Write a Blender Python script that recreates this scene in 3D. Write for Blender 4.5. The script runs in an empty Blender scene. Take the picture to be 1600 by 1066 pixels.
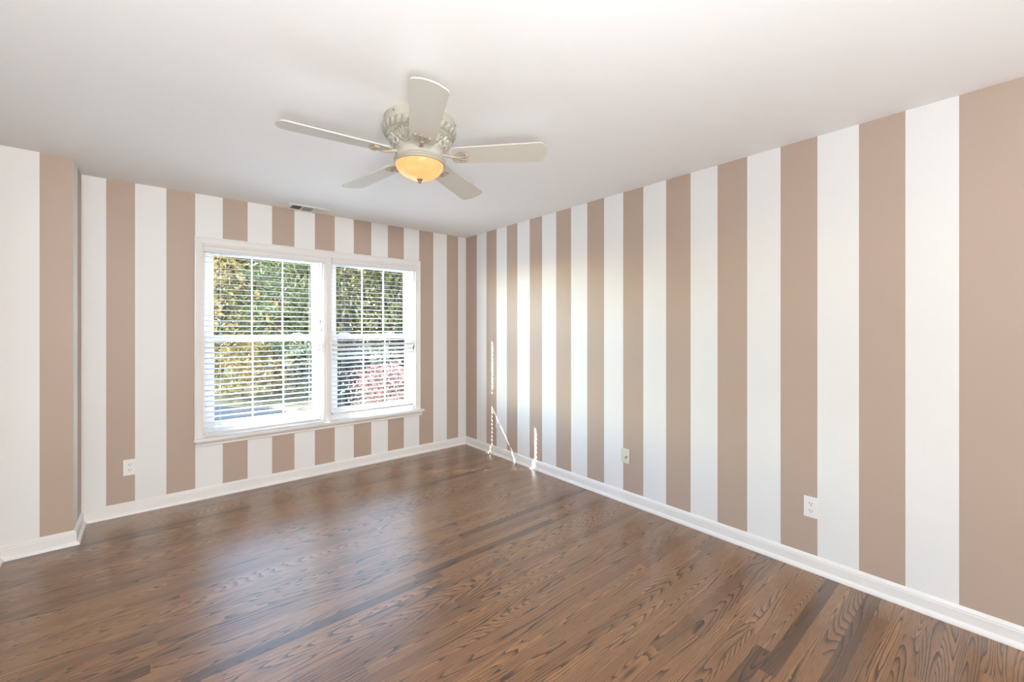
import bpy, bmesh, math, random
from mathutils import Vector, Matrix, noise
random.seed(7)
PI = math.pi
S = bpy.context.scene
COL = S.collection

# ------------------------------------------------------------------ camera
cd = bpy.data.cameras.new('camera'); cam = bpy.data.objects.new('camera', cd); COL.objects.link(cam)
cam.location = (0, 0, 1.364)
cam.rotation_euler = (PI/2, 0, math.radians(-40.2))
cd.sensor_fit = 'HORIZONTAL'; cd.sensor_width = 36; cd.lens = 664/1600*36
cd.shift_y = -19.4/1600; cd.clip_start = .02; cd.clip_end = 300
S.camera = cam
# ------------------------------------------------------------------ view
S.view_settings.view_transform = 'Standard'; S.view_settings.look = 'None'
S.view_settings.gamma = 1; S.view_settings.use_curve_mapping = False
S.view_settings.exposure = 2.17
S.cycles.max_bounces = 14; S.cycles.diffuse_bounces = 9; S.cycles.glossy_bounces = 5
S.cycles.transparent_max_bounces = 16; S.cycles.use_denoising = True
S.cycles.sample_clamp_indirect = 8
# ------------------------------------------------------------------ sky, sun and fill lights
SUN = Vector((1, -.73, -.876)).normalized()
w = bpy.data.worlds.new('world'); S.world = w; w.use_nodes = True
wn = w.node_tree; bg = wn.nodes['Background']
sky = wn.nodes.new('ShaderNodeTexSky'); sky.sky_type = 'NISHITA'; sky.sun_disc = False
sky.sun_elevation = math.radians(35); sky.sun_rotation = math.atan2(-SUN.x, -SUN.y)
wn.links.new(sky.outputs[0], bg.inputs[0]); bg.inputs[1].default_value = .66
sky.dust_density = .1; sky.air_density = 1.0; sky.ozone_density = .8
sl = bpy.data.lights.new('sun', 'SUN'); sl.energy = 9; sl.angle = math.radians(.5); sl.color = (.92, .96, 1)
so = bpy.data.objects.new('sun', sl); COL.objects.link(so)
so.rotation_euler = SUN.to_track_quat('-Z', 'Y').to_euler()
so.location = (-20, 20, 20)
# added fill lights behind the camera, no fixtures there: point, upward spot, window-wall spot
hl = bpy.data.lights.new('rear_fill_point', 'POINT'); hl.energy = 8; hl.shadow_soft_size = .20; hl.color = (.95, .975, 1)
ho = bpy.data.objects.new('rear_fill_point', hl); COL.objects.link(ho); ho.location = (-.3, -1.9, 1.5)
ul = bpy.data.lights.new('rear_fill_up', 'SPOT'); ul.energy = 122; ul.shadow_soft_size = .35; ul.color = (.90, .96, 1)
ul.spot_size = math.radians(165); ul.spot_blend = 1
uo = bpy.data.objects.new('rear_fill_up', ul); COL.objects.link(uo); uo.location = (-.3, -.95, .60); uo.rotation_euler = (PI, 0, 0)
fl = bpy.data.lights.new('rear_fill_spot', 'SPOT'); fl.energy = 110; fl.shadow_soft_size = .25; fl.color = (1, .975, .94)
fl.spot_size = math.radians(75); fl.spot_blend = 1
fo = bpy.data.objects.new('rear_fill_spot', fl); COL.objects.link(fo); fo.location = (-.35, -2.2, 1.75)
fo.rotation_euler = (Vector((.35, 4.2, 1.45)) - fo.location).to_track_quat('-Z', 'Y').to_euler()

# ------------------------------------------------------------------ node helpers
def new_mat(name):
    m = bpy.data.materials.new(name); m.use_nodes = True
    return m, m.node_tree, m.node_tree.nodes['Principled BSDF']
def lk(nt, a, b): nt.links.new(a, b)
def nd(nt, t, **kw):
    n = nt.nodes.new(t)
    for k, v in kw.items(): setattr(n, k, v)
    return n
def math_n(nt, op, a, b=None, c=None):
    n = nd(nt, 'ShaderNodeMath', operation=op)
    for i, v in enumerate((a, b, c)):
        if v is None: continue
        if isinstance(v, (int, float)): n.inputs[i].default_value = v
        else: lk(nt, v, n.inputs[i])
    return n.outputs[0]
def simple(name, col, rough=.5, spec=.5, metal=0, bump=0, bscale=200, mottled=0):
    m, nt, b = new_mat(name)
    b.inputs['Base Color'].default_value = (*col, 1); b.inputs['Roughness'].default_value = rough
    b.inputs['Specular IOR Level'].default_value = spec; b.inputs['Metallic'].default_value = metal
    tc = nd(nt, 'ShaderNodeTexCoord')
    n = nd(nt, 'ShaderNodeTexNoise'); n.inputs['Scale'].default_value = bscale; n.inputs['Detail'].default_value = 3
    lk(nt, tc.outputs['Object'], n.inputs['Vector'])
    if bump:
        bp = nd(nt, 'ShaderNodeBump'); bp.inputs['Strength'].default_value = bump; bp.inputs['Distance'].default_value = .001
        lk(nt, n.outputs[0], bp.inputs['Height']); lk(nt, bp.outputs[0], b.inputs['Normal'])
    mx = nd(nt, 'ShaderNodeMix', data_type='RGBA'); mx.inputs[6].default_value = (*[c*(1-mottled) for c in col], 1)
    mx.inputs[7].default_value = (*col, 1); lk(nt, n.outputs[0], mx.inputs[0]); lk(nt, mx.outputs[2], b.inputs['Base Color'])
    return m

WHITE = (.80, .81, .81); TAN = (.47, .372, .304)
def wall_paint(name, col):
    """eggshell wall paint over a faint canvas texture"""
    m, nt, b = new_mat(name)
    g = nd(nt, 'ShaderNodeNewGeometry'); b.inputs['Base Color'].default_value = (*col, 1)
    b.inputs['Roughness'].default_value = .48; b.inputs['Specular IOR Level'].default_value = .45
    n2 = nd(nt, 'ShaderNodeTexNoise'); n2.inputs['Scale'].default_value = 160; n2.inputs['Detail'].default_value = 4
    lk(nt, g.outputs['Position'], n2.inputs['Vector'])
    bp = nd(nt, 'ShaderNodeBump'); bp.inputs['Strength'].default_value = .25; bp.inputs['Distance'].default_value = .0015
    lk(nt, n2.outputs[0], bp.inputs['Height']); lk(nt, bp.outputs[0], b.inputs['Normal'])
    return m
PW, PT = wall_paint('white_wall_paint', WHITE), wall_paint('tan_wall_paint', TAN)
def paint_stripes(o, axis, edges, first_tan, test=None):
    """cut the wall's faces at the stripe edges and give alternate strips the two paints"""
    if len(o.data.materials) < 2: o.data.materials.clear(); o.data.materials.append(PW); o.data.materials.append(PT)
    bm = bmesh.new(); bm.from_mesh(o.data)
    no = Vector((0, 0, 0)); no[axis] = 1
    for e in edges:
        co = Vector((0, 0, 0)); co[axis] = e
        fs = [f for f in bm.faces if test is None or test(f)]
        geo = list({*fs, *(q for f in fs for q in f.edges), *(q for f in fs for q in f.verts)})
        bmesh.ops.bisect_plane(bm, geom=geo, plane_co=co, plane_no=no, dist=1e-5)
    for f in bm.faces:
        if test is None or test(f):
            c = f.calc_center_median()[axis]
            f.material_index = (sum(c > e for e in edges) + (1 if first_tan else 0)) % 2
    bm.to_mesh(o.data); bm.free()

def floor_mat():
    m, nt, b = new_mat('oak_strip_floor')
    g = nd(nt, 'ShaderNodeNewGeometry'); sp = nd(nt, 'ShaderNodeSeparateXYZ'); lk(nt, g.outputs['Position'], sp.inputs[0])
    x, y = sp.outputs[0], sp.outputs[1]
    W = .0572
    v = math_n(nt, 'DIVIDE', math_n(nt, 'ADD', y, 5), W)
    row = math_n(nt, 'FLOOR', v); fv = math_n(nt, 'FRACT', v)
    wr = nd(nt, 'ShaderNodeTexWhiteNoise', noise_dimensions='1D'); lk(nt, row, wr.inputs['W'])
    ln = math_n(nt, 'MULTIPLY_ADD', wr.outputs['Value'], .9, .85)
    u = math_n(nt, 'ADD', math_n(nt, 'DIVIDE', math_n(nt, 'ADD', x, 5), ln), math_n(nt, 'MULTIPLY', wr.outputs['Value'], 17.3))
    seg = math_n(nt, 'FLOOR', u); fu = math_n(nt, 'FRACT', u)
    cmb = nd(nt, 'ShaderNodeCombineXYZ'); lk(nt, row, cmb.inputs[0]); lk(nt, seg, cmb.inputs[1])
    wp = nd(nt, 'ShaderNodeTexWhiteNoise', noise_dimensions='2D'); lk(nt, cmb.outputs[0], wp.inputs['Vector'])
    rnd = wp.outputs['Value']; rc = nd(nt, 'ShaderNodeSeparateColor'); lk(nt, wp.outputs['Color'], rc.inputs[0])
    # grain space: x along the plank, y across, per-plank offset
    def space(sx, sy):
        c = nd(nt, 'ShaderNodeCombineXYZ')
        lk(nt, math_n(nt, 'MULTIPLY_ADD', x, sx, math_n(nt, 'MULTIPLY', rc.outputs[0], 91)), c.inputs[0])
        lk(nt, math_n(nt, 'MULTIPLY_ADD', y, sy, math_n(nt, 'MULTIPLY', rc.outputs[1], 57)), c.inputs[1])
        lk(nt, math_n(nt, 'MULTIPLY', rc.outputs[2], 33), c.inputs[2])
        return c.outputs[0]
    n1 = nd(nt, 'ShaderNodeTexNoise'); n1.inputs['Scale'].default_value = 1; n1.inputs['Detail'].default_value = 1.4; n1.inputs['Roughness'].default_value = .3
    lk(nt, space(.62, 8.5), n1.inputs['Vector'])
    ringn = math_n(nt, 'MULTIPLY_ADD', rnd, 190, 190)
    wob = nd(nt, 'ShaderNodeTexNoise'); wob.inputs['Scale'].default_value = 1; wob.inputs['Detail'].default_value = 2
    lk(nt, space(7, 45), wob.inputs['Vector'])
    ph = math_n(nt, 'ADD', math_n(nt, 'MULTIPLY', n1.outputs[0], ringn), math_n(nt, 'MULTIPLY', wob.outputs[0], 4.5))
    saw = math_n(nt, 'FRACT', math_n(nt, 'DIVIDE', ph, 2*PI))
    # early wood line: sharp on one side, fading on the other
    line = math_n(nt, 'POWER', saw, 3.2)
    fine = nd(nt, 'ShaderNodeTexNoise'); fine.inputs['Scale'].default_value = 1; fine.inputs['Detail'].default_value = 3
    lk(nt, space(14, 520), fine.inputs['Vector'])
    pores = nd(nt, 'ShaderNodeMapRange'); pores.inputs[1].default_value = .40; pores.inputs[2].default_value = .68
    lk(nt, fine.outputs[0], pores.inputs[0])
    blot = nd(nt, 'ShaderNodeTexNoise'); blot.inputs['Scale'].default_value = 1; blot.inputs['Detail'].default_value = 3
    lk(nt, space(1.6, 8), blot.inputs['Vector'])
    # per-plank stain tone
    tone = nd(nt, 'ShaderNodeValToRGB'); cr = tone.color_ramp
    cr.elements[0].position = 0; cr.elements[0].color = (.066, .029, .0105, 1)
    cr.elements[1].position = 1; cr.elements[1].color = (.47, .248, .106, 1)
    for p, c in ((.10, (.120, .054, .0195)), (.5, (.295, .142, .057)), (.8, (.37, .185, .076))):
        e = cr.elements.new(p); e.color = (*c, 1)
    lk(nt, math_n(nt, 'SUBTRACT', math_n(nt, 'ADD', math_n(nt, 'MULTIPLY_ADD', rnd, .46, .16), math_n(nt, 'MULTIPLY', blot.outputs[0], .34)), math_n(nt, 'MULTIPLY', math_n(nt, 'LESS_THAN', rc.outputs[0], .025), .22)), tone.inputs[0])
    gr = math_n(nt, 'MULTIPLY', line, math_n(nt, 'MULTIPLY_ADD', pores.outputs[0], .35, .65))
    gr2 = math_n(nt, 'MINIMUM', math_n(nt, 'ADD', math_n(nt, 'MULTIPLY', gr, 1.35), math_n(nt, 'MULTIPLY', pores.outputs[0], .26)), .95)
    mx = nd(nt, 'ShaderNodeMix', data_type='RGBA'); lk(nt, gr2, mx.inputs[0]); lk(nt, tone.outputs[0], mx.inputs[6])
    mx.inputs[7].default_value = (.014, .007, .0045, 1)
    # joints
    e1 = math_n(nt, 'LESS_THAN', math_n(nt, 'MINIMUM', fv, math_n(nt, 'SUBTRACT', 1, fv)), .010)
    e2 = math_n(nt, 'LESS_THAN', math_n(nt, 'MULTIPLY', fu, ln), .0012)
    jn = math_n(nt, 'MAXIMUM', e1, e2)
    m2 = nd(nt, 'ShaderNodeMix', data_type='RGBA'); lk(nt, math_n(nt, 'MULTIPLY', jn, .6), m2.inputs[0])
    lk(nt, mx.outputs[2], m2.inputs[6]); m2.inputs[7].default_value = (.02, .01, .006, 1)
    lk(nt, m2.outputs[2], b.inputs['Base Color'])
    rg = math_n(nt, 'MULTIPLY_ADD', gr2, .10, .30); lk(nt, rg, b.inputs['Roughness'])
    b.inputs['Specular IOR Level'].default_value = .25
    b.inputs['Coat Weight'].default_value = 1; b.inputs['Coat Roughness'].default_value = .34; b.inputs['Coat IOR'].default_value = 1.62
    bp = nd(nt, 'ShaderNodeBump'); bp.inputs['Strength'].default_value = .25; bp.inputs['Distance'].default_value = .0006; bp.invert = True
    lk(nt, math_n(nt, 'ADD', gr2, jn), bp.inputs['Height']); lk(nt, bp.outputs[0], b.inputs['Normal'])
    return m

def glass_mat():
    m, nt, b = new_mat('window_glass'); out = nt.nodes['Material Output']; nt.nodes.remove(b)
    tr = nd(nt, 'ShaderNodeBsdfTransparent'); tr.inputs[0].default_value = (.95, .97, .96, 1)
    gl = nd(nt, 'ShaderNodeBsdfGlossy'); gl.inputs['Roughness'].default_value = .01
    fr = nd(nt, 'ShaderNodeLayerWeight'); fr.inputs[0].default_value = .5
    fc = math_n(nt, 'MULTIPLY_ADD', math_n(nt, 'POWER', fr.outputs['Facing'], 5), .9, .03)
    mx = nd(nt, 'ShaderNodeMixShader'); lk(nt, fc, mx.inputs[0]); lk(nt, tr.outputs[0], mx.inputs[1]); lk(nt, gl.outputs[0], mx.inputs[2])
    lk(nt, mx.outputs[0], out.inputs[0]); return m

def leaf_mat(name, cols, trans=.35):
    m, nt, b = new_mat(name); out = nt.nodes['Material Output']
    g = nd(nt, 'ShaderNodeNewGeometry')
    cols = [[q*.72 for q in c] for c in cols]
    r = nd(nt, 'ShaderNodeValToRGB'); cr = r.color_ramp
    cr.elements[0].color = (*cols[0], 1); cr.elements[1].color = (*cols[-1], 1)
    for i, c in enumerate(cols[1:-1]):
        e = cr.elements.new((i+1)/(len(cols)-1)); e.color = (*c, 1)
    n = nd(nt, 'ShaderNodeTexNoise'); n.inputs['Scale'].default_value = .9; lk(nt, g.outputs['Position'], n.inputs['Vector'])
    f = math_n(nt, 'MULTIPLY_ADD', g.outputs['Random Per Island'], .55, math_n(nt, 'MULTIPLY_ADD', n.outputs[0], 1.2, -.38))
    lk(nt, f, r.inputs[0]); lk(nt, r.outputs[0], b.inputs['Base Color']); b.inputs['Roughness'].default_value = .45
    t = nd(nt, 'ShaderNodeBsdfTranslucent'); lk(nt, r.outputs[0], t.inputs[0])
    mx = nd(nt, 'ShaderNodeMixShader'); mx.inputs[0].default_value = trans
    lk(nt, b.outputs[0], mx.inputs[1]); lk(nt, t.outputs[0], mx.inputs[2]); lk(nt, mx.outputs[0], out.inputs[0])
    return m

def lamp_glass():
    m, nt, b = new_mat('amber_lamp_glass')
    tc = nd(nt, 'ShaderNodeTexCoord'); n = nd(nt, 'ShaderNodeTexNoise'); n.inputs['Scale'].default_value = 9; n.inputs['Distortion'].default_value = 1.5
    lk(nt, tc.outputs['Object'], n.inputs['Vector'])
    r = nd(nt, 'ShaderNodeValToRGB'); r.color_ramp.elements[0].position = .3; r.color_ramp.elements[1].position = .7
    r.color_ramp.elements[0].color = (1, .44, .14, 1); r.color_ramp.elements[1].color = (1, .54, .21, 1)
    lk(nt, n.outputs[0], r.inputs[0]); lk(nt, r.outputs[0], b.inputs['Emission Color'])
    b.inputs['Emission Strength'].default_value = .25
    b.inputs['Base Color'].default_value = (.16, .10, .05, 1); b.inputs['Roughness'].default_value = .35; b.inputs['Specular IOR Level'].default_value = .3
    return m

def carved_mat():
    """cream paint with brown antiquing glaze left in the hollows of the carving (stored per vertex as 'glaze')"""
    m, nt, b = new_mat('carved_cream_paint')
    at = nd(nt, 'ShaderNodeAttribute'); at.attribute_name = 'glaze'
    n = nd(nt, 'ShaderNodeTexNoise'); n.inputs['Scale'].default_value = 70; tc = nd(nt, 'ShaderNodeTexCoord'); lk(nt, tc.outputs['Object'], n.inputs['Vector'])
    mx = nd(nt, 'ShaderNodeMix', data_type='RGBA')
    lk(nt, math_n(nt, 'MULTIPLY', at.outputs['Fac'], math_n(nt, 'MULTIPLY_ADD', n.outputs[0], .8, .3)), mx.inputs[0])
    mx.inputs[6].default_value = (.47, .455, .39, 1); mx.inputs[7].default_value = (.15, .13, .095, 1)
    lk(nt, mx.outputs[2], b.inputs['Base Color']); b.inputs['Roughness'].default_value = .5
    return m

M = dict(
    ceiling=simple('ceiling_paint', (.87, .875, .875), .9, .2, bump=.15, bscale=120),
    trim=simple('white_trim_paint', (.80, .795, .78), .32, .5, bump=.03, bscale=60),
    vinyl=simple('white_vinyl', (.82, .82, .82), .35, .5),
    slat=simple('white_blind', (.77, .77, .765), .4, .4),
    tassel=simple('grey_tassel', (.22, .22, .21), .5, .4),
    cord=simple('white_cord', (.78, .78, .76), .8, .2),
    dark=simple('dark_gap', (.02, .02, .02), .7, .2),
    plate=simple('white_plastic', (.82, .82, .81), .3, .5),
    ivory=simple('ivory_plastic', (.70, .68, .58), .35, .5),
    steel=simple('painted_steel', (.80, .80, .79), .45, .4),
    fan=simple('antique_cream_paint', (.47, .445, .375), .5, .4, bump=.1, bscale=90, mottled=.25),
    iron=simple('antique_iron', (.55, .49, .40), .45, .5, mottled=.4, bscale=60),
    blade=simple('cream_blade', (.60, .585, .52), .45, .4, bump=.05, bscale=40),
    bronze=simple('antique_bronze', (.30, .20, .12), .4, .5, metal=.4),
    floor=floor_mat(), glass=glass_mat(), bowl=lamp_glass(),
    carved=carved_mat(),
    outer=simple('outer_siding', (.55, .52, .48), .7, .3),
    bark=simple('bark', (.085, .062, .047), .9, .2, bump=.6, bscale=25, mottled=.5),
    asphalt=simple('asphalt', (.011, .014, .022), .9, .2, bump=.4, bscale=60, mottled=.3),
    lawn=simple('lawn', (.08, .07, .03), .95, .1, bump=.5, bscale=30, mottled=.5),
    curb=simple('leaf_litter', (.16, .125, .07), .9, .2, bscale=14, mottled=.5),
)

# ------------------------------------------------------------------ mesh helpers
class MB:
    def __init__(s): s.bm = bmesh.new()
    def box(s, a, b, bev=0):
        r = bmesh.ops.create_cube(s.bm, size=1)
        vs = r['verts']
        for v in vs:
            v.co = Vector([(a[i]+b[i])/2 + v.co[i]*(b[i]-a[i]) for i in range(3)])
        if bev:
            es = list({e for v in vs for e in v.link_edges})
            bmesh.ops.bevel(s.bm, geom=es, offset=bev, segments=2, affect='EDGES', profile=.6)
        return s
    def poly_prism(s, pts, vec):
        vs = [s.bm.verts.new(p) for p in pts]; v2 = [s.bm.verts.new(Vector(p)+Vector(vec)) for p in pts]
        n = len(pts)
        s.bm.faces.new(vs); s.bm.faces.new(v2[::-1])
        for i in range(n): s.bm.faces.new((vs[i], v2[i], v2[(i+1) % n], vs[(i+1) % n]))
        return s
    def loft(s, rings, closed=True, cap=True):
        rr = [[s.bm.verts.new(p) for p in r] for r in rings]
        n = len(rings[0])
        for a, b in zip(rr, rr[1:]):
            for i in range(n if closed else n-1):
                s.bm.faces.new((a[i], a[(i+1) % n], b[(i+1) % n], b[i]))
        if cap and closed:
            s.bm.faces.new(rr[0][::-1]); s.bm.faces.new(rr[-1])
        return s
    def tube(s, pts, rad, n=8):
        pts = [Vector(p) for p in pts]
        if not hasattr(rad, '__len__'): rad = [rad]*len(pts)
        rings = []; up = None
        for i, p in enumerate(pts):
            d = (pts[min(i+1, len(pts)-1)] - pts[max(i-1, 0)]).normalized()
            if up is None:
                up = Vector((0, 0, 1)) if abs(d.z) < .9 else Vector((1, 0, 0))
            a = d.cross(up).normalized(); b = a.cross(d).normalized(); up = b
            rings.append([p + (a*math.cos(k*2*PI/n) + b*math.sin(k*2*PI/n))*rad[i] for k in range(n)])
        return s.loft(rings)
    def lathe(s, prof, n=48, c=(0, 0, 0), fn=None):
        rings = []
        for r, z in prof:
            rings.append([Vector((c[0]+r*math.cos(k*2*PI/n), c[1]+r*math.sin(k*2*PI/n), c[2]+z)) for k in range(n)])
        return s.loft(rings)
    def build(s, name, mat, parent=None, smooth=False):
        bmesh.ops.recalc_face_normals(s.bm, faces=s.bm.faces)
        me = bpy.data.meshes.new(name); s.bm.to_mesh(me); s.bm.free()
        me.materials.append(mat)
        if smooth:
            for p in me.polygons: p.use_smooth = True
            me.set_sharp_from_angle(angle=math.radians(38))
        o = bpy.data.objects.new(name, me); COL.objects.link(o)
        if parent: o.parent = parent
        return o
def struct(o): o['kind'] = 'structure'; return o
def thing(name, label, cat, loc=(0, 0, 0), group=None):
    o = bpy.data.objects.new(name, None); COL.objects.link(o); o.location = loc
    o.empty_display_size = .1; o['label'] = label; o['category'] = cat
    if group: o['group'] = group
    return o

# ------------------------------------------------------------------ room shell
H = 2.44; XR = 2.84; YW = 4.208; XL = -.695; YB = 3.84; XB = -.382; YF = -3.0; T = .14
WX0, WX1, WZ0, WZ1 = .300, 2.183, .470, 2.050     # opening
struct(MB().box((XL-T, YF-T, -.15), (XR+T, YW+T, 0)).build('floor', M['floor']))
struct(MB().box((XL-T, YF-T, H), (XR+T, YW+T, H+.15)).build('ceiling', M['ceiling']))

re = [0.2215, .4065, .588, .763, .932, 1.118, 1.293, 1.478, 1.661, 1.845, 2.023, 2.209, 2.390, 2.577, 2.761, 2.944, 3.127, 3.312, 3.495, 3.678, 3.859, 4.042, 4.255]
re += [4.255+.183*(i+1) for i in range(3)]
er = sorted(YW - e for e in re)
we = [-.256, -.101, .079, .257, .439, .615, .799, .978, 1.152, 1.331, 1.513, 1.689, 1.866, 2.045, 2.226, 2.401, 2.576, 2.730]
wr = struct(MB().box((XR, YF-T, 0), (XR+T, YW+T, H)).build('wall_right', PW))
re2 = list(er)
while re2[0] > YF: re2.insert(0, re2[0]-.182)
paint_stripes(wr, 1, re2, len(re2) % 2 == 0)     # the stripe that touches the far corner is tan
wb = MB()
wb.box((XL-T, YW, 0), (WX0, YW+T, H)); wb.box((WX1, YW, 0), (XR, YW+T, H))
wb.box((WX0, YW, 0), (WX1, YW+T, WZ0)); wb.box((WX0, YW, WZ1), (WX1, YW+T, H))
paint_stripes(struct(wb.build('wall_back', PW)), 0, we, False)
wc = struct(MB().box((XL, YB, 0), (XB, YW, H)).build('wall_corner', PW))
paint_stripes(wc, 0, [-.528], False, lambda f: f.normal.y < -.9)
paint_stripes(wc, 1, [4.02], False, lambda f: f.normal.x > .9)
paint_stripes(struct(MB().box((XL-T, YF-T, 0), (XL, YW, H)).build('wall_left', PW)), 1, [YB-.01-.182*i for i in range(38)][::-1], False)
paint_stripes(struct(MB().box((XL, YF-T, 0), (XR, YF, H)).build('wall_front', PW)), 0, [-.7+.182*i for i in range(1, 20)], True)

# baseboards: profile (distance from wall, height) swept along each wall, mitred
BP = [(0, 0), (.030, 0), (.030, .006), (.027, .014), (.020, .021), (.0145, .024), (.0145, .066), (.0125, .070), (.0125, .076), (.008, .083), (.0045, .088), (0, .090)]
def baseboard(name, A, B, nrm, ma, mb):
    A = Vector((*A, 0)); B = Vector((*B, 0)); t = (B-A).normalized(); n = Vector((*nrm, 0))
    ra = [A + n*d + t*d*ma + Vector((0, 0, z)) for d, z in BP]
    rb = [B + n*d - t*d*mb + Vector((0, 0, z)) for d, z in BP]
    o = MB().loft([ra, rb]).build(name, M['trim']); struct(o); return o
baseboard('baseboard_right', (XR, YW), (XR, YF), (-1, 0), 1, 1)
baseboard('baseboard_back', (XB, YW), (XR, YW), (0, -1), 1, 1)
baseboard('baseboard_return', (XB, YB), (XB, YW), (1, 0), -1, 1)
baseboard('baseboard_corner', (XL, YB), (XB, YB), (0, -1), 1, -1)
baseboard('baseboard_left', (XL, YF), (XL, YB), (1, 0), 1, 1)
baseboard('baseboard_front', (XR, YF), (XL, YF), (0, 1), 1, 1)

# ------------------------------------------------------------------ window trim
CX0, CX1, CZ = .311, 2.172, 2.040      # inner edge of the casing
CP = [(0, 0), (0, .012), (.006, .016), (.012, .013), (.016, .013), (.040, .019), (.046, .019), (.050, .024), (.058, .024), (.060, .021), (.060, 0)]   # (outward from opening, proud of wall)
tb = MB()
rings = []
for (px, pz, sx, sz) in ((CX0, .486, -1, 0), (CX0, CZ, -1, 1), (CX1, CZ, 1, 1), (CX1, .486, 1, 0)):
    rings.append([Vector((px+sx*d, YW-h, pz+sz*d)) for d, h in CP])
tb.loft(rings)
# mullion casing between the two windows
mx0, mx1 = 1.226, 1.298
prof = [(mx0, 0), (mx0, .012), (mx0+.006, .016), (mx0+.016, .016), (mx0+.022, .020), (mx1-.022, .020), (mx1-.016, .016), (mx1-.006, .016), (mx1, .012), (mx1, 0)]
tb.loft([[Vector((x, YW-h, .486)) for x, h in prof], [Vector((x, YW-h, CZ)) for x, h in prof]])
tb.box((mx0+.004, YW, .486), (mx1-.004, YW+T-.02, CZ+.01))
struct(tb.build('trim_1', M['trim']))
sb = MB()
sb.box((.244, YW-.052, .466), (2.266, YW, .486), .005)
sb.box((WX0+.001, YW, .468), (WX1-.001, YW+.045, .486))
ap = [(0, .466), (.040, .466), (.040, .459), (.030, .452), (.022, .444), (.015, .436), (.015, .424), (.010, .418), (0, .418)]
sb.loft([[Vector((.256+.0*d, YW-d, z)) for d, z in ap], [Vector((2.252, YW-d, z)) for d, z in ap]])
struct(sb.build('trim_2', M['trim']))

# ------------------------------------------------------------------ windows
def window(name, x0, x1, locks):
    fr = MB(); yo = YW+T+.01; yi = YW+.035; j = .020
    fr.box((x0-.006, yi-.03, .470), (x0+j*.6, yo, CZ+.01)); fr.box((x1-j*.6, yi-.03, .470), (x1+.006, yo, CZ+.01))
    fr.box((x0, yi, CZ-.015), (x1, yo, CZ+.01)); fr.box((x0, yi+.01, .470), (x1, yo, .510))
    root = fr.build(name, M['vinyl']); struct(root)
    a, b = x0+.014, x1-.014
    def sash(nm, y, z0, z1, rail_b, rail_t, st):
        s = MB(); d = .032
        s.box((a, y, z0), (a+st, y+d, z1), .003); s.box((b-st, y, z0), (b, y+d, z1), .003)
        s.box((a+st, y, z0), (b-st, y+d, z0+rail_b), .003); s.box((a+st, y, z1-rail_t), (b-st, y+d, z1), .003)
        o = s.build(nm, M['vinyl'], root)
        g = MB().box((a+st-.004, y+.013, z0+rail_b-.004), (b-st+.004, y+.017, z1-rail_t+.004)).build('glass', M['glass'], o)
        mu = MB()
        for k in (.362, .677):
            xm = a+st + (b-a-2*st)*k
            mu.box((xm-.0045, y+.008, z0+rail_b), (xm+.0045, y+.020, z1-rail_t), .002)
        mu.build('muntins', M['vinyl'], o)
        return o
    sash('upper_sash', YW+.092, 1.262, CZ-.012, .045, .052, .062)
    lo = sash('lower_sash', YW+.052, .505, 1.309, .088, .050, .062)
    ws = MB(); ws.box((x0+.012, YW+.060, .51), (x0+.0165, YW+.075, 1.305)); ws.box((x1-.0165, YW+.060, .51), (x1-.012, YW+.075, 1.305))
    ws.build('sash_gap_shade', M['dark'], root)  # dark strips standing in for the shade between lower sash and jamb
    for xl in locks:
        c = MB(); pts = [(-.050, 0), (-.040, .006), (-.022, .013), (0, .016), (.022, .013), (.040, .006), (.050, 0)]
        c.poly_prism([Vector((xl+p, YW+.056, 1.309+h)) for p, h in pts], (0, .024, 0))
        c.build('sash_lock', M['vinyl'], lo)
    return root
window('window_1', .311, 1.226, [1.02])
window('window_2', 1.298, 2.172, [1.46, 1.92])

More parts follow.
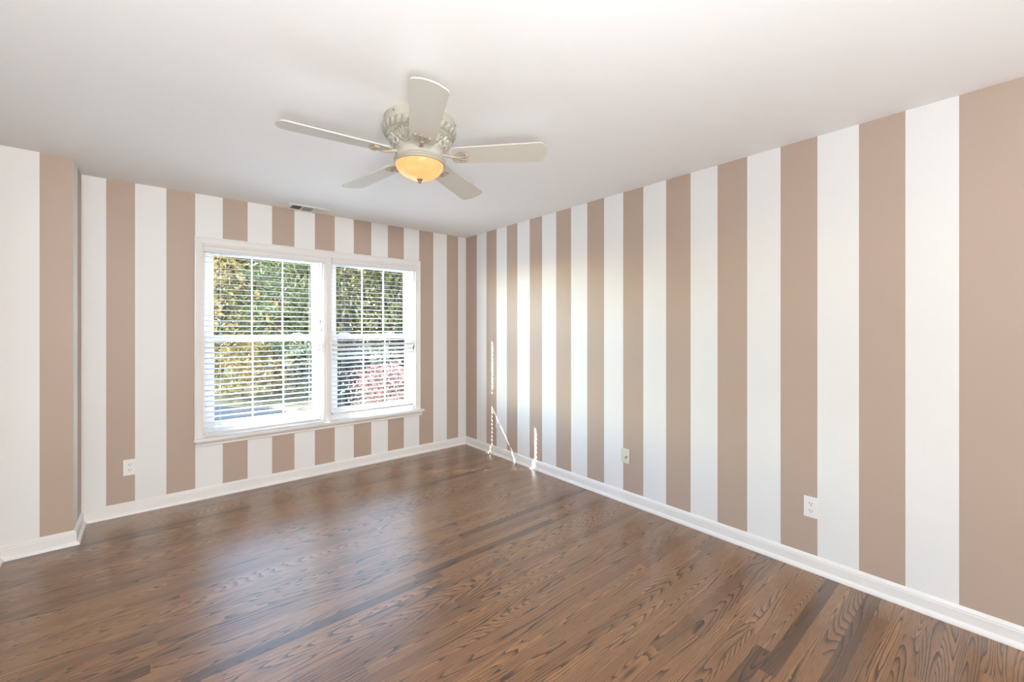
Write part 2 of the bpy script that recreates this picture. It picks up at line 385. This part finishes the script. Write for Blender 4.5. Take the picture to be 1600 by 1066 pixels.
# ------------------------------------------------------------------ blinds
def blind(x0, x1, zb, label, tass, special=()):
    root = thing('window_blind', label, 'window blind', ((x0+x1)/2, 4.19, zb), 'horizontal slat blinds in the window')
    ox, oy, oz = root.location
    yc = 4.196
    L = lambda x, y, z: Vector((x-ox, y-oy, z-oz))
    # valance with a moulded face
    vp = [(4.165, 1.978), (4.160, 1.981), (4.160, 1.992), (4.155, 1.997), (4.155, 2.018), (4.149, 2.024), (4.149, 2.033), (4.153, 2.037), (4.170, 2.037), (4.170, 1.978)]
    MB().loft([[L(x0-.006, y, z) for y, z in vp], [L(x1+.006, y, z) for y, z in vp]]).build('valance', M['slat'], root)
    MB().box(L(x0+.004, 4.172, 1.990), L(x1-.004, 4.218, 2.036)).build('headrail', M['slat'], root)
    s = MB(); z = zb+.055; i = 0; pitch = .0432
    while z < 1.975:
        tl = math.radians(5.5)
        for za, zz, ang in special:
            if za < z < zz: tl = math.radians(ang)
        tl += math.radians(random.uniform(-.6, .6))
        top, bot = [], []
        for k in range(7):
            q = (k/6-.5)*.050; cr = .0012*(1-(2*k/6-1)**2)
            top.append((q, cr+.0011)); bot.append((q, cr-.0011))
        pr = top + bot[::-1]
        ra, rb = [], []
        for q, h in pr:
            yy = yc + q*math.cos(tl) - h*math.sin(tl); hh = q*math.sin(tl) + h*math.cos(tl)
            ra.append(L(x0+.007, yy, z+hh)); rb.append(L(x1-(.034 if z > 1.3 else .016), yy, z+hh))
        s.loft([ra, rb]); z += pitch; i += 1
    s.build('slats', M['slat'], root)
    MB().box(L(x0+.006, yc-.027, zb), L(x1-.030, yc+.025, zb+.018), .003).build('bottom_rail', M['slat'], root)
    for f in (.122, .87):
        xx = x0 + (x1-x0)*f; c = MB()
        for yy in (yc-.0265, yc+.0265): c.tube([L(xx, yy, zb+.002), L(xx, yy, 1.99)], .0011, 5)
        c.build('ladder_cord', M['cord'], root)
    for xx, zt in tass:
        c = MB(); c.tube([L(xx, yc-.036, 1.985), L(xx+.001, yc-.038, (zt+1.985)/2), L(xx, yc-.038, zt+.02)], .0011, 5)
        co = c.build('lift_cord', M['cord'], root)
        t = MB(); t.lathe([(.0015, .034), (.004, .030), (.0055, .016), (.0075, .002), (.006, 0), (.001, 0)], 12, L(xx, yc-.038, zt-.012))
        t.build('tassel', M['tassel'], co, True)
    return root
blind(.311, 1.226, .508, 'left white slat blind of the pair, lowered to the sill', [(1.185, 1.43), (1.194, 1.35)])
blind(1.298, 2.172, .545, 'right white slat blind of the pair, nearer the room corner', [(2.135, 1.17), (2.128, 1.15)],
      [(1.04, 1.235, 25)])

# ------------------------------------------------------------------ outlets and jack
def outlet(name, label, cat, loc, rz, mats=(M['plate'], M['plate'])):
    """local: +x along the wall, -y out of the wall"""
    root = thing(name, label, cat, loc, 'duplex outlets'); root.rotation_euler = (0, 0, rz)
    pl = MB(); pl.box((-.036, -.006, -.0585), (.036, 0, .0585), .003); pl.build('cover_plate', mats[0], root)
    for s in (1, -1):
        r = MB(); pts = []
        for k in range(24):
            a = 2*PI*k/24; px = max(-.0145, min(.0145, .0175*math.cos(a)*1.05)); pz = max(-.0125, min(.0125, .0165*math.sin(a)))
            pts.append(Vector((px, -.0085, s*.0195+pz)))
        r.poly_prism(pts, (0, .006, 0)); ro = r.build('receptacle', mats[1], root)
        h = MB(); z = s*.0195
        h.box((-.0078, -.0090, z+.000), (-.0052, -.0083, z+.0085)); h.box((.0052, -.0090, z+.001), (.0078, -.0083, z+.0080))
        h.tube([(0, -.0090, z-.0068), (0, -.0083, z-.0068)], .0027, 10)
        h.build('socket_holes', M['dark'], ro)
    MB().tube([(0, -.0068, 0), (0, -.0055, 0)], .0032, 10).build('screw', M['steel'], root)
    return root
outlet('wall_outlet', 'white duplex outlet on a tan stripe left of the window', 'outlet', (-.130, YW, .343), 0)
outlet('wall_outlet', 'white duplex outlet on the right wall at a tan stripe edge, nearest the viewer', 'outlet', (XR, .742, .356), -PI/2)
outlet('wall_outlet', 'small pale outlet low on the right wall close to the far corner', 'outlet', (XR, 3.59, .345), -PI/2)
jr = thing('phone_jack', 'ivory blank wall jack with a short dark wire, low on the right wall', 'wall jack', (XR, 1.974, .364)); jr.rotation_euler = (0, 0, -PI/2)
MB().box((-.036, -.008, -.0575), (.036, 0, .0575), .004).build('cover_plate', M['ivory'], jr)
MB().box((-.012, -.013, -.022), (.014, -.007, .008), .003).build('jack_insert', M['ivory'], jr)
MB().tube([(.000, -.014, -.014), (.012, -.018, -.004), (.024, -.014, .006)], .0022, 6).build('wire', M['dark'], jr)

# ------------------------------------------------------------------ ceiling register
vr = thing('ceiling_vent', 'white metal air register in the ceiling above the window', 'vent', (1.052, 4.097, H))
v = MB(); a, b = .168, .098
for (x0, x1, y0, y1) in ((-a, a, -b, -.070), (-a, a, .070, b), (-a, -.130, -.070, .070), (.130, a, -.070, .070), (-.047, -.038, -.070, .070), (.050, .059, -.070, .070)):
    v.box((x0, y0, -.008), (x1, y1, 0), .0015)
v.build('frame', M['steel'], vr)
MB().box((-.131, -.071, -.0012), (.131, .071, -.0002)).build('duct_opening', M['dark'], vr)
lb = MB()
def fin(c, along, l, lean):
    d = .0065
    if along == 'y': q = [(c-lean-.0006, -l, -.0075), (c-lean+.0006, -l, -.0075), (c+lean+.0006, -l, -.0012), (c+lean-.0006, -l, -.0012)]; lb.poly_prism([Vector(p) for p in q], (0, 2*l, 0))
for k in range(7): fin(-.124+.0125*k, 'y', .070, .0035)
for k in range(5): fin(.068+.0138*k, 'y', .070, -.0030)
for k in range(11):
    c = -.062+.0125*k
    lb.poly_prism([Vector(p) for p in ((-.038, c-.0045, -.0075), (-.038, c-.0035, -.0075), (-.038, c+.0045, -.0012), (-.038, c+.0035, -.0012))], (.088, 0, 0))
lb.build('louvers', M['steel'], vr)
MB().box((.138, -.006, -.014), (.146, .030, -.008), .001).build('damper_lever', M['steel'], vr)
for xx in (-.150, .155): MB().tube([(xx, 0, -.0095), (xx, 0, -.0075)], .003, 8).build('screw', M['steel'], vr)

# ------------------------------------------------------------------ ceiling fan
FX, FY = 1.060, 1.997
fan = thing('ceiling_fan', 'cream hugger ceiling fan with five blades and an amber light bowl', 'ceiling fan', (FX, FY, H))
Z = lambda z: z-H
def seg_dist(px, py, segs):
    best = 9
    for (x0, y0, x1, y1) in segs:
        dx, dy = x1-x0, y1-y0; t = ((px-x0)*dx+(py-y0)*dy)/(dx*dx+dy*dy+1e-12); t = max(0, min(1, t))
        d = (px-x0-t*dx)**2 + (py-y0-t*dy)**2
        if d < best: best = d
    return math.sqrt(best)
def spiral(cx, cy, r0, turns, sgn, a0, n=22):
    p = []
    for k in range(n+1):
        t = k/n; a = a0 + sgn*turns*2*PI*t; r = r0*(1-.85*t); p.append((cx+r*math.cos(a), cy+r*math.sin(a)))
    return p
motif = []
def add_pl(p): motif.extend((*p[i], *p[i+1]) for i in range(len(p)-1))
add_pl(spiral(.27, .60, .19, 1.4, 1, -PI/2)); add_pl(spiral(.73, .60, .19, 1.4, -1, -PI/2))
add_pl([(.27, .41), (.36, .26), (.5, .12), (.64, .26), (.73, .41)])
for q in (-.13, -.065, 0, .065, .13): add_pl([(.5, .30), (.5+q*.8, .60), (.5+q*1.5, .86-abs(q))])
add_pl([(0, .10), (.12, .20), (.16, .36), (.05, .5), (0, .75)]); add_pl([(1, .10), (.88, .20), (.84, .36), (.95, .5), (1, .75)])
prof = []   # (r, z, zone)
def zone(z0, z1, n, rf, tag):
    for k in range(n):
        t = k/(n-1); prof.append((rf(t), z0+(z1-z0)*t, tag, t))
zone(2.4395, 2.398, 5, lambda t: .181+.004*t, 'p')
zone(2.397, 2.391, 4, lambda t: .186+.003*math.sin(PI*t), 'p')
zone(2.390, 2.360, 12, lambda t: .184-.010*t*t, 'leaf')
zone(2.3595, 2.352, 5, lambda t: .172+.004*math.sin(PI*t), 'rope')
zone(2.351, 2.284, 34, lambda t: .169-.047*t**.85-.006*math.sin(PI*t), 'scroll')
zone(2.283, 2.275, 5, lambda t: .123+.004*math.sin(PI*t), 'p')
zone(2.274, 2.246, 4, lambda t: .121+.002*t, 'p')
zone(2.245, 2.238, 4, lambda t: .124+.002*t, 'p')
n = 288; rings = []; glaze = []
for r, z, tg, t in prof:
    ring = []
    for k in range(n):
        th = 2*PI*k/n; rr = r; gz = 0.0
        if tg == 'leaf':
            u = (th/(2*PI)*30 + .35*t) % 1
            rr += .0085*max(0, 1-abs(u-.5)*2.6)**.7*math.sin(PI*min(1, t+.12)); gz = .75 if abs(u-.5) > .36 else .1
        elif tg == 'rope':
            rr += .0015*math.sin(90*th + 3*t); gz = .45
        elif tg == 'scroll':
            u = (th/(2*PI)*6) % 1
            asp = 2.0
            d = seg_dist(u*asp, 1-t, [(a*asp, b2, c*asp, d2) for a, b2, c, d2 in motif])
            rr += .0115*math.exp(-(d/.065)**2)*min(1, 6*t, 6*(1-t)); gz = .75*max(0, 1-abs(d-.12)/.07)
        ring.append(Vector((rr*math.cos(th), rr*math.sin(th), Z(z)))); glaze.append(gz)
    rings.append(ring)
mh = MB().loft(rings).build('motor_housing', M['carved'], fan, True)
mh.data.attributes.new('glaze', 'FLOAT', 'POINT').data.foreach_set('value', glaze)
lr = MB(); lr.lathe([(.110, Z(2.240)), (.126, Z(2.240)), (.131, Z(2.235)), (.131, Z(2.229)), (.127, Z(2.225)), (.131, Z(2.221)), (.129, Z(2.215)), (.123, Z(2.213)), (.110, Z(2.214))], 72)
lr.build('bowl_rim', M['fan'], fan, True)
bp = [(.122*math.cos(a)**.9 if a < PI/2-.01 else .004, Z(2.218)-.078*math.sin(a)) for a in [i*PI/2/18 for i in range(19)]]
MB().lathe(bp, 64).build('light_bowl', M['bowl'], fan, True)
MB().lathe([(.004, Z(2.146)), (.013, Z(2.143)), (.016, Z(2.139)), (.014, Z(2.135)), (.008, Z(2.131)), (.010, Z(2.127)), (.007, Z(2.121)), (.001, Z(2.117))], 24).build('finial', M['bronze'], fan, True)
for ang in (200, 320, 80):
    a = math.radians(ang); p = Vector((.182*math.cos(a), .182*math.sin(a), Z(2.42))); d = Vector((math.cos(a), math.sin(a), 0))
    MB().tube([p, p+d*.006], .004, 8).build('screw', M['bronze'], fan)
# blades
def blade_outline():
    pts = []
    x0, x1, w0, w1 = .165, .660, .062, .077
    # lower edge out, arched tip, upper edge back, rounded root
    ra = .030
    for k in range(7):
        a = PI + k/6*PI/2; pts.append((x0+.028+.028*math.cos(a), -w0+.028+.028*math.sin(a)))
    for k in range(7):
        a = -PI/2 + k/6*PI*.44; pts.append((x1-.012-ra+ra*math.cos(a), -w1+ra+ra*math.sin(a)))
    for k in range(1, 8):
        y = -.045+.09*k/8; pts.append((x1 - .012*(y/.05)**2*.6, y))
    for k in range(7):
        a = PI*.06 + k/6*PI*.44; pts.append((x1-.012-ra+ra*math.cos(a), w1-ra+ra*math.sin(a)))
    for k in range(7):
        a = PI/2 + k/6*PI/2; pts.append((x0+.028+.028*math.cos(a), w0-.028+.028*math.sin(a)))
    return pts
PITCH = math.radians(-12); ZBL = Z(2.257)
def iron_mesh():
    m = MB()
    # arm leaving the hub and dropping under the blade
    m.tube([(.118, 0, .004), (.140, 0, .000), (.160, 0, -.007), (.180, 0, -.010), (.200, 0, -.011)], [.010, .008, .0075, .009, .008], 10)
    return m
def iron_scroll():
    m = MB(); z = -.0085
    pl = [(.172, .010), (.190, .018), (.205, .034), (.224, .046), (.243, .040), (.246, .028), (.236, .018), (.252, .010), (.258, 0)]
    pts = [Vector((x, y, z)) for x, y in pl] + [Vector((x, -y, z)) for x, y in pl[-2::-1]]
    m.poly_prism(pts, (0, 0, .0045))
    for s in (1, -1):
        for cx, cy, r, tn, a0 in ((.226, .029, .014, 1.3, 0), (.205, .018, .009, 1.1, 2), (.243, .010, .008, 1.0, 3.6)):
            p = spiral(cx, cy*s, r, tn, s, a0*s, 18)
            m.tube([(x, y, z-.002) for x, y in p], [.0030-.0012*i/18 for i in range(19)], 6)
        m.tube([(.178, .004*s, z-.002), (.200, .012*s, z-.003), (.218, .016*s, z-.003), (.244, .034*s, z-.001)], .0028, 6)
    m.tube([(.175, 0, z-.003), (.215, 0, z-.004), (.254, 0, z-.001)], [.005, .0035, .002], 8)
    return m
# the blade set hangs a little out of level
TILT = Vector((0, 0, 1)).rotation_difference(Vector((.0066, .0403, 1)).normalized()).to_matrix().to_4x4()
for k in range(5):
    ang = math.radians(29.4+72*k)
    R = Matrix.Rotation(ang, 4, 'Z')
    P = Matrix.Translation((0, 0, ZBL)) @ TILT @ R @ Matrix.Rotation(PITCH, 4, 'X')
    bl = MB(); bl.poly_prism([Vector((x, y, -.003)) for x, y in blade_outline()], (0, 0, .006))
    o = bl.build('blade', M['blade'], fan); o.matrix_local = P
    bv = o.modifiers.new('edge', 'BEVEL'); bv.width = .0015; bv.segments = 2; bv.limit_method = 'ANGLE'
    ar = iron_mesh().build('blade_iron', M['iron'], fan, True); ar.matrix_local = P
    sc = iron_scroll().build('scroll_plate', M['iron'], ar, True)

# ------------------------------------------------------------------ outside
G = -.60
struct(MB().box((-45, YW+T+.02, G-.3), (60, 70, G)).build('ground', M['lawn']))
dv = MB(); dv.poly_prism([Vector(p) for p in ((-14, 5.6, G), (2.9, 5.6, G), (2.55, 10.0, G), (2.25, 11.6, G), (1.3, 12.7, G), (-14, 12.9, G))], (0, 0, .03))
d = struct(dv.build('driveway', M['asphalt']))
lf = MB(); lf.poly_prism([Vector(p) for p in ((2.9, 7.0, G), (5.2, 7.0, G), (4.6, 11.0, G), (3.6, 12.2, G), (2.2, 12.0, G), (2.55, 10.0, G))], (0, 0, .015))
o = lf.build('leaf_litter', M['curb']); o['kind'] = 'structure'

def leaf_quad(bm, c, size, asp, rng):
    d = Vector((rng.gauss(0, 1), rng.gauss(0, 1), rng.gauss(0, .8))).normalized()
    u = d.orthogonal().normalized(); a = rng.uniform(0, 2*PI); v = d.cross(u); u2 = u*math.cos(a)+v*math.sin(a); v2 = d.cross(u2)
    l = size*rng.uniform(.6, 1.3); wd = l*asp
    p = [c-u2*l, c-v2*wd+d*wd*.3, c+u2*l, c+v2*wd+d*wd*.3]
    vs = [bm.verts.new(q) for q in p]; bm.faces.new(vs)
def tree(name, label, cat, x, y, h, rad, mat, n, size, low=.12, conic=False, seed=0, lean=0, bark=None, asp=.45, group=None):
    rng = random.Random(seed)
    root = thing(name, label, cat, (x, y, G), group)
    tr = MB(); tips = []
    tp = [Vector((lean*t*t + rng.uniform(-.05, .05)*t*h*.3, rng.uniform(-.04, .04)*t*h*.3, h*t*.92)) for t in (0, .2, .4, .6, .8, 1)]
    r0 = max(.03, h*.018)
    tr.tube(tp, [r0*1.25, r0, r0*.8, r0*.6, r0*.4, r0*.12], 8)
    nb = 26 if h > 3 else 12
    for i in range(nb):
        t = low + (1-low)*(i+.5)/nb
        j = min(4, int(t*5)); q = tp[j].lerp(tp[j+1], t*5-j)
        a = i*2.4 + rng.uniform(-.4, .4)
        prof = (1-t)*1.05+.08 if conic else math.sin(PI*min(1, .22+.78*(t-low)/(1-low)*.98))*.95+.1
        L = rad*prof*rng.uniform(.75, 1.1)
        up = rng.uniform(-.15, .1) if conic else rng.uniform(.15, .7)
        e = q + Vector((math.cos(a)*L, math.sin(a)*L, up*L))
        m1 = q.lerp(e, .5) + Vector((0, 0, .06*L))
        rr = max(.006, r0*.38*(1-t*.7))
        tr.tube([q, m1, e], [rr, rr*.6, rr*.15], 5)
        for s in (.35, .6, .85, 1.0): tips.append((q.lerp(e, s) + Vector((0, 0, .05*L)), L*.30))
        for s in (.5, .75):
            b0 = q.lerp(m1, .6).lerp(e, s-.3); sd = Vector((rng.uniform(-1, 1), rng.uniform(-1, 1), rng.uniform(-.1, .5)))*L*.4
            tr.tube([b0, b0+sd], [rr*.4, rr*.1], 4); tips.append((b0+sd, L*.26))
    tr.build('trunk', bark or M['bark'], root)
    lfm = MB()
    for i in range(n):
        c, s = tips[rng.randrange(len(tips))]
        s = max(s, .12)
        p = c + Vector((rng.gauss(0, s), rng.gauss(0, s), rng.gauss(0, s*(.45 if conic else .7))))
        if p.z < .06: p.z = .06+rng.random()*.2
        leaf_quad(lfm.bm, p, size, asp, rng)
    me = bpy.data.meshes.new('crown'); lfm.bm.to_mesh(me); lfm.bm.free(); me.materials.append(mat)
    o = bpy.data.objects.new('crown', me); COL.objects.link(o); o.parent = root
    return root
LG = leaf_mat('green_leaves', [(.06, .07, .02), (.14, .135, .035), (.24, .20, .05), (.36, .26, .07)])
LO = leaf_mat('autumn_leaves', [(.09, .09, .03), (.24, .19, .05), (.40, .24, .06), (.42, .17, .05)])
LP = leaf_mat('pine_needles', [(.05, .07, .03), (.12, .15, .055), (.22, .25, .10), (.32, .31, .13)])
LD = leaf_mat('olive_leaves', [(.035, .045, .018), (.075, .08, .03), (.15, .135, .05), (.26, .21, .08)])
LR = leaf_mat('red_leaves', [(.20, .07, .055), (.34, .15, .12), (.48, .27, .23), (.50, .40, .33)])
LK = leaf_mat('dark_leaves', [(.012, .018, .014), (.025, .035, .025), (.05, .06, .035)])
TG = 'trees beyond the driveway'
tree('autumn_tree', 'yellow and orange autumn tree at the left edge of the left pane', 'tree', 1.0, 15.5, 6.2, 1.9, LO, 5200, .085, seed=1, group=TG)
tree('pine_tree', 'soft green pine in the left pane beside the orange tree', 'tree', 2.9, 14.6, 7.0, 1.7, LP, 8000, .10, low=.14, conic=True, seed=2, asp=.16, group=TG)
tree('oak_tree', 'olive oak with dark branches at the right of the left pane', 'tree', 5.2, 15.2, 7.2, 2.3, LG, 7500, .085, low=.16, seed=3, group=TG)
tree('leafy_tree', 'olive tree filling the left half of the right pane', 'tree', 7.6, 15.8, 7.5, 2.4, LD, 8000, .085, seed=4, group=TG)
tree('leafy_tree', 'dark olive tree filling the right half of the right pane', 'tree', 10.2, 15.4, 7.2, 2.4, LD, 8000, .085, seed=5, group=TG)
tree('leafy_tree', 'tall green tree standing behind the pine and the orange tree', 'tree', 2.0, 20.5, 8.5, 3.2, LG, 12000, .19, seed=6, group=TG)
tree('leafy_tree', 'tall green tree standing behind the oak', 'tree', 6.6, 21.0, 9.5, 3.4, LG, 12000, .19, seed=7, group=TG)
tree('leafy_tree', 'tall dark tree behind the two olive trees of the right pane', 'tree', 11.4, 21.0, 9.5, 3.4, LD, 12000, .19, seed=8, group=TG)
tree('autumn_tree', 'far orange tree seen between the pine and the oak', 'tree', 4.3, 24.5, 8.5, 3.2, LO, 9000, .19, seed=9, group=TG)
tree('leafy_tree', 'far green tree beyond the right edge of the right pane', 'tree', 16, 23, 9.5, 3.6, LG, 10000, .19, seed=10, group=TG)
tree('autumn_shrub', 'brown and orange undergrowth below the pine', 'shrub', 1.9, 13.9, 1.5, 1.1, LO, 2600, .06, low=.03, seed=11)
tree('dark_shrub', 'dark evergreen shrub at the lower left of the right pane', 'shrub', 3.5, 10.9, 1.9, .55, LK, 3800, .055, low=.03, seed=12)
tree('pink_shrub', 'pink and red leaved shrub in the lower right pane', 'shrub', 4.3, 9.5, 1.05, .72, LR, 3000, .050, low=.03, seed=13)
tree('dark_shrub', 'low dark shrub under the oak in the left pane', 'shrub', 4.4, 13.7, 1.3, 1.1, LK, 2600, .07, low=.03, seed=14)
tree('dark_shrub', 'broad dark shrub behind the pink one', 'shrub', 7.0, 12.8, 1.9, 1.5, LK, 4200, .07, low=.03, seed=15)
